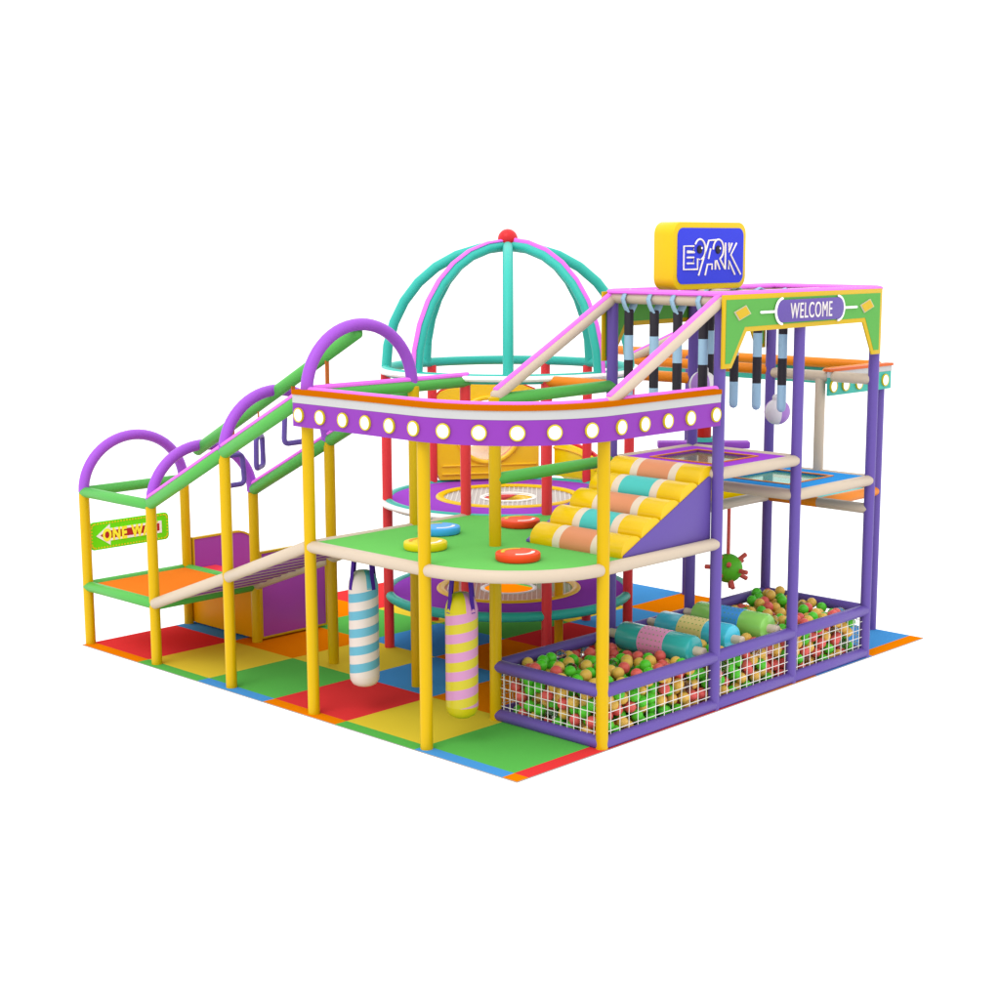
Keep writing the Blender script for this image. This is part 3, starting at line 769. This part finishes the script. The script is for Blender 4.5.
# rollers
RX_ = [2.40, 2.97, 3.53]; RZ = .508
rm = [(mat('roller_teal', (58, 178, 178), .22, gain=.92, spec=.4, coat=.2), mat('roller_pink', (240, 150, 200), .35, gain=.95)), (mat('roller_cyan', (70, 196, 222), .22, gain=.92, spec=.4, coat=.2), mat('roller_straw', (240, 218, 140), .35, gain=.95)), (mat('roller_lime', (146, 214, 100), .22, gain=.92, spec=.4, coat=.2), mat('roller_blue', (66, 156, 232), .35, gain=.95))]
rl = ['teal and pink spotted roller across the ball pit', 'cyan and straw yellow spotted roller across the ball pit', 'lime green and blue spotted roller across the ball pit']
STUD = mat('stud_green', (110, 200, 70), .5)
for i in range(3):
    x = RX_[i]; t = thing('roller', rl[i], 'roller', (x, .5, RZ-.13), 'spotted rollers across the ball pit')
    a, b = rm[i]
    prof = [(.03, .08), (.10, .08), (.122, .092), (.132, .115), (.132, .355), (.135, .357), (.135, .643), (.132, .645), (.132, .885), (.122, .908), (.10, .92), (.03, .92)]
    d_ = build('drum', M().lathe(prof, (x, 0, RZ), a, 36, axis=(0, 1, 0), mts=lambda k, j: b if 4 <= k <= 6 else a), t)
    q = M()
    for w in range(16):
        for s in range(6):
            an = 2*PI*(w+.5*(s % 2)*0)/16; nx, nz = cos(an), sin(an)
            q.lathe([(.006, .0), (.0065, .002), (.003, .004)], (x+nx*.134, .385+s*.046, RZ+nz*.134), STUD, 6, axis=(nx, 0, nz))
    build('studs', q, d_)
    build('axle', M().tube([(x, -.02, RZ), (x, 1.06, RZ)], .042, CRE, 16, cap=.2), t)

# balls: dropped one by one until the heap is full
BR = .053
BC = [('red', mat('ball_coral_red', (238, 100, 94), .3, gain=.84, coat=.1)), ('green', mat('ball_green', (90, 210, 50), .3, gain=.84, coat=.1)), ('amber', mat('ball_amber', (242, 194, 88), .3, gain=.84, coat=.1)), ('clear', None)]
cb = bpy.data.materials.new('ball_clear'); cb.use_nodes = True
nt = cb.node_tree; b = nt.nodes['Principled BSDF']
b.inputs['Base Color'].default_value = (.85, .9, .9, 1); b.inputs['Roughness'].default_value = .04; b.inputs['Transmission Weight'].default_value = 1.0; b.inputs['IOR'].default_value = 1.35
BC[3] = ('clear', cb)
cells = {}
def neigh(x, y):
    i, j = int(x/.1), int(y/.1)
    for a in (-1, 0, 1):
        for c in (-1, 0, 1):
            yield from cells.get((i+a, j+c), ())
def heap(x, y):
    return .452+.12*math.exp(-((x-4.7)**2+(y-.9)**2)/.18)+.03*sin(x*3+1)*cos(y*4)
balls = []; fails = 0
while fails < 500 and len(balls) < 2300:
    best = None
    for _ in range(5):
        x = random.uniform(PX0+.105, PX1-.105); y = random.uniform(PY0+.105, PY1-.105); z = BR+.004
        for _it in range(3):
            z = BR+.004; sup = None
            for p in neigh(x, y):
                d2_ = (p[0]-x)**2+(p[1]-y)**2
                if d2_ < 4*BR*BR:
                    zc = p[2]+math.sqrt(4*BR*BR-d2_)
                    if zc > z: z = zc; sup = p
            if sup is None: break
            dx, dy = x-sup[0], y-sup[1]; L = math.hypot(dx, dy) or 1     # roll off the ball it landed on
            x = min(PX1-.105, max(PX0+.105, x+dx/L*.03)); y = min(PY1-.105, max(PY0+.105, y+dy/L*.03))
        z = BR+.004
        for p in neigh(x, y):
            d2_ = (p[0]-x)**2+(p[1]-y)**2
            if d2_ < 4*BR*BR: z = max(z, p[2]+math.sqrt(4*BR*BR-d2_))
        if z > heap(x, y): continue
        if any(abs(x-rx) < .185 and math.hypot(x-rx, z-RZ) < .135+BR for rx in RX_): continue
        if best is None or z < best[2]: best = (x, y, z)
    if best is None: fails += 1; continue
    fails = 0; balls.append(best); cells.setdefault((int(best[0]/.1), int(best[1]/.1)), []).append(best)
CAM = V3((-8.6298, -8.2760, 4.1075))
def seen(p):
    top = not any(q is not p and q[2] > p[2]+.02 and math.hypot(q[0]-p[0], q[1]-p[1]) < BR*1.1 for q in neigh(p[0], p[1]))
    return top or p[1] < PY0+.13 or p[0] < PX0+.13
vis = sorted([p for p in balls if seen(p)], key=lambda p: (V3(p)-CAM).length)
single = vis[:300]; sset = set(single)
def colour(p):
    return random.choices((0, 1, 2, 3), (25, 35, 33, 8))[0]
src = []
BL = {'red': 'small coral red plastic ball among the heap in the netted pit', 'green': 'small bright green plastic ball among the heap in the netted pit',
      'amber': 'small amber yellow plastic ball among the heap in the netted pit', 'clear': 'small clear see-through plastic ball among the heap in the netted pit'}
for i, (nm, mt) in enumerate(BC):
    q = M().ball((0, 0, 0), BR, mt, 20, 12); me_o = build('play_ball', q); src.append(me_o.data); bpy.data.objects.remove(me_o)
for p in single:
    c = colour(p); o = bpy.data.objects.new('play_ball', src[c]); COL.objects.link(o); o.location = p
    o.rotation_euler = (random.random()*6, random.random()*6, 0)
    tag(o, BL[BC[c][0]], 'ball', BC[c][0]+' balls in the ball pit')
q = M()
for p in balls:
    if p in sset: continue
    q.ball(p, BR, BC[colour(p)][1], 14, 9)
o = build('play_balls', q); tag(o, 'heap of further red green and amber plastic balls filling the netted pit', 'balls', None, 'stuff')
print('balls', len(balls), 'visible', len(vis))

# ------------------------------------------------------------------ camera
cd = bpy.data.cameras.new('camera'); co = bpy.data.objects.new('camera', cd); COL.objects.link(co)
yaw, pitch = .7514, .1651
fwd = V3((cos(pitch)*cos(yaw), cos(pitch)*sin(yaw), -sin(pitch))); right = V3((sin(yaw), -cos(yaw), 0)); up = right.cross(fwd)
R3 = Matrix((right, up, -fwd)).transposed()
co.matrix_world = Matrix.Translation(CAM) @ R3.to_4x4()
cd.sensor_fit = 'HORIZONTAL'; cd.sensor_width = 36; cd.lens = 36*1.60150; cd.shift_x = -.034267; cd.shift_y = .005055
cd.clip_end = 200
S.camera = co

# ------------------------------------------------------------------ light: white studio surround, brighter overhead, one soft key
w = bpy.data.worlds.new('World'); S.world = w; w.use_nodes = True
nt = w.node_tree; bg = nt.nodes['Background']
tc = nt.nodes.new('ShaderNodeTexCoord'); sp = nt.nodes.new('ShaderNodeSeparateXYZ'); nt.links.new(tc.outputs['Generated'], sp.inputs[0])
mr = nt.nodes.new('ShaderNodeMapRange'); mr.interpolation_type = 'SMOOTHSTEP'
mr.inputs['From Min'].default_value = .2; mr.inputs['From Max'].default_value = .9; mr.inputs['To Min'].default_value = 1.5; mr.inputs['To Max'].default_value = 1.85
nt.links.new(sp.outputs['Z'], mr.inputs['Value']); nt.links.new(mr.outputs['Result'], bg.inputs['Strength'])
bg.inputs['Color'].default_value = (1, 1, 1, 1)
sd = bpy.data.lights.new('key_light', 'SUN'); sd.energy = 0.95; sd.angle = rad(35); sd.color = (1, .985, .96)
so = bpy.data.objects.new('key_light', sd); COL.objects.link(so)
so.rotation_euler = V3((-.62, -.12, .78)).to_track_quat('Z', 'Y').to_euler()
S.view_settings.view_transform = 'Standard'; S.view_settings.look = 'None'; S.view_settings.exposure = 0; S.view_settings.gamma = 1
S.view_settings.use_curve_mapping = False
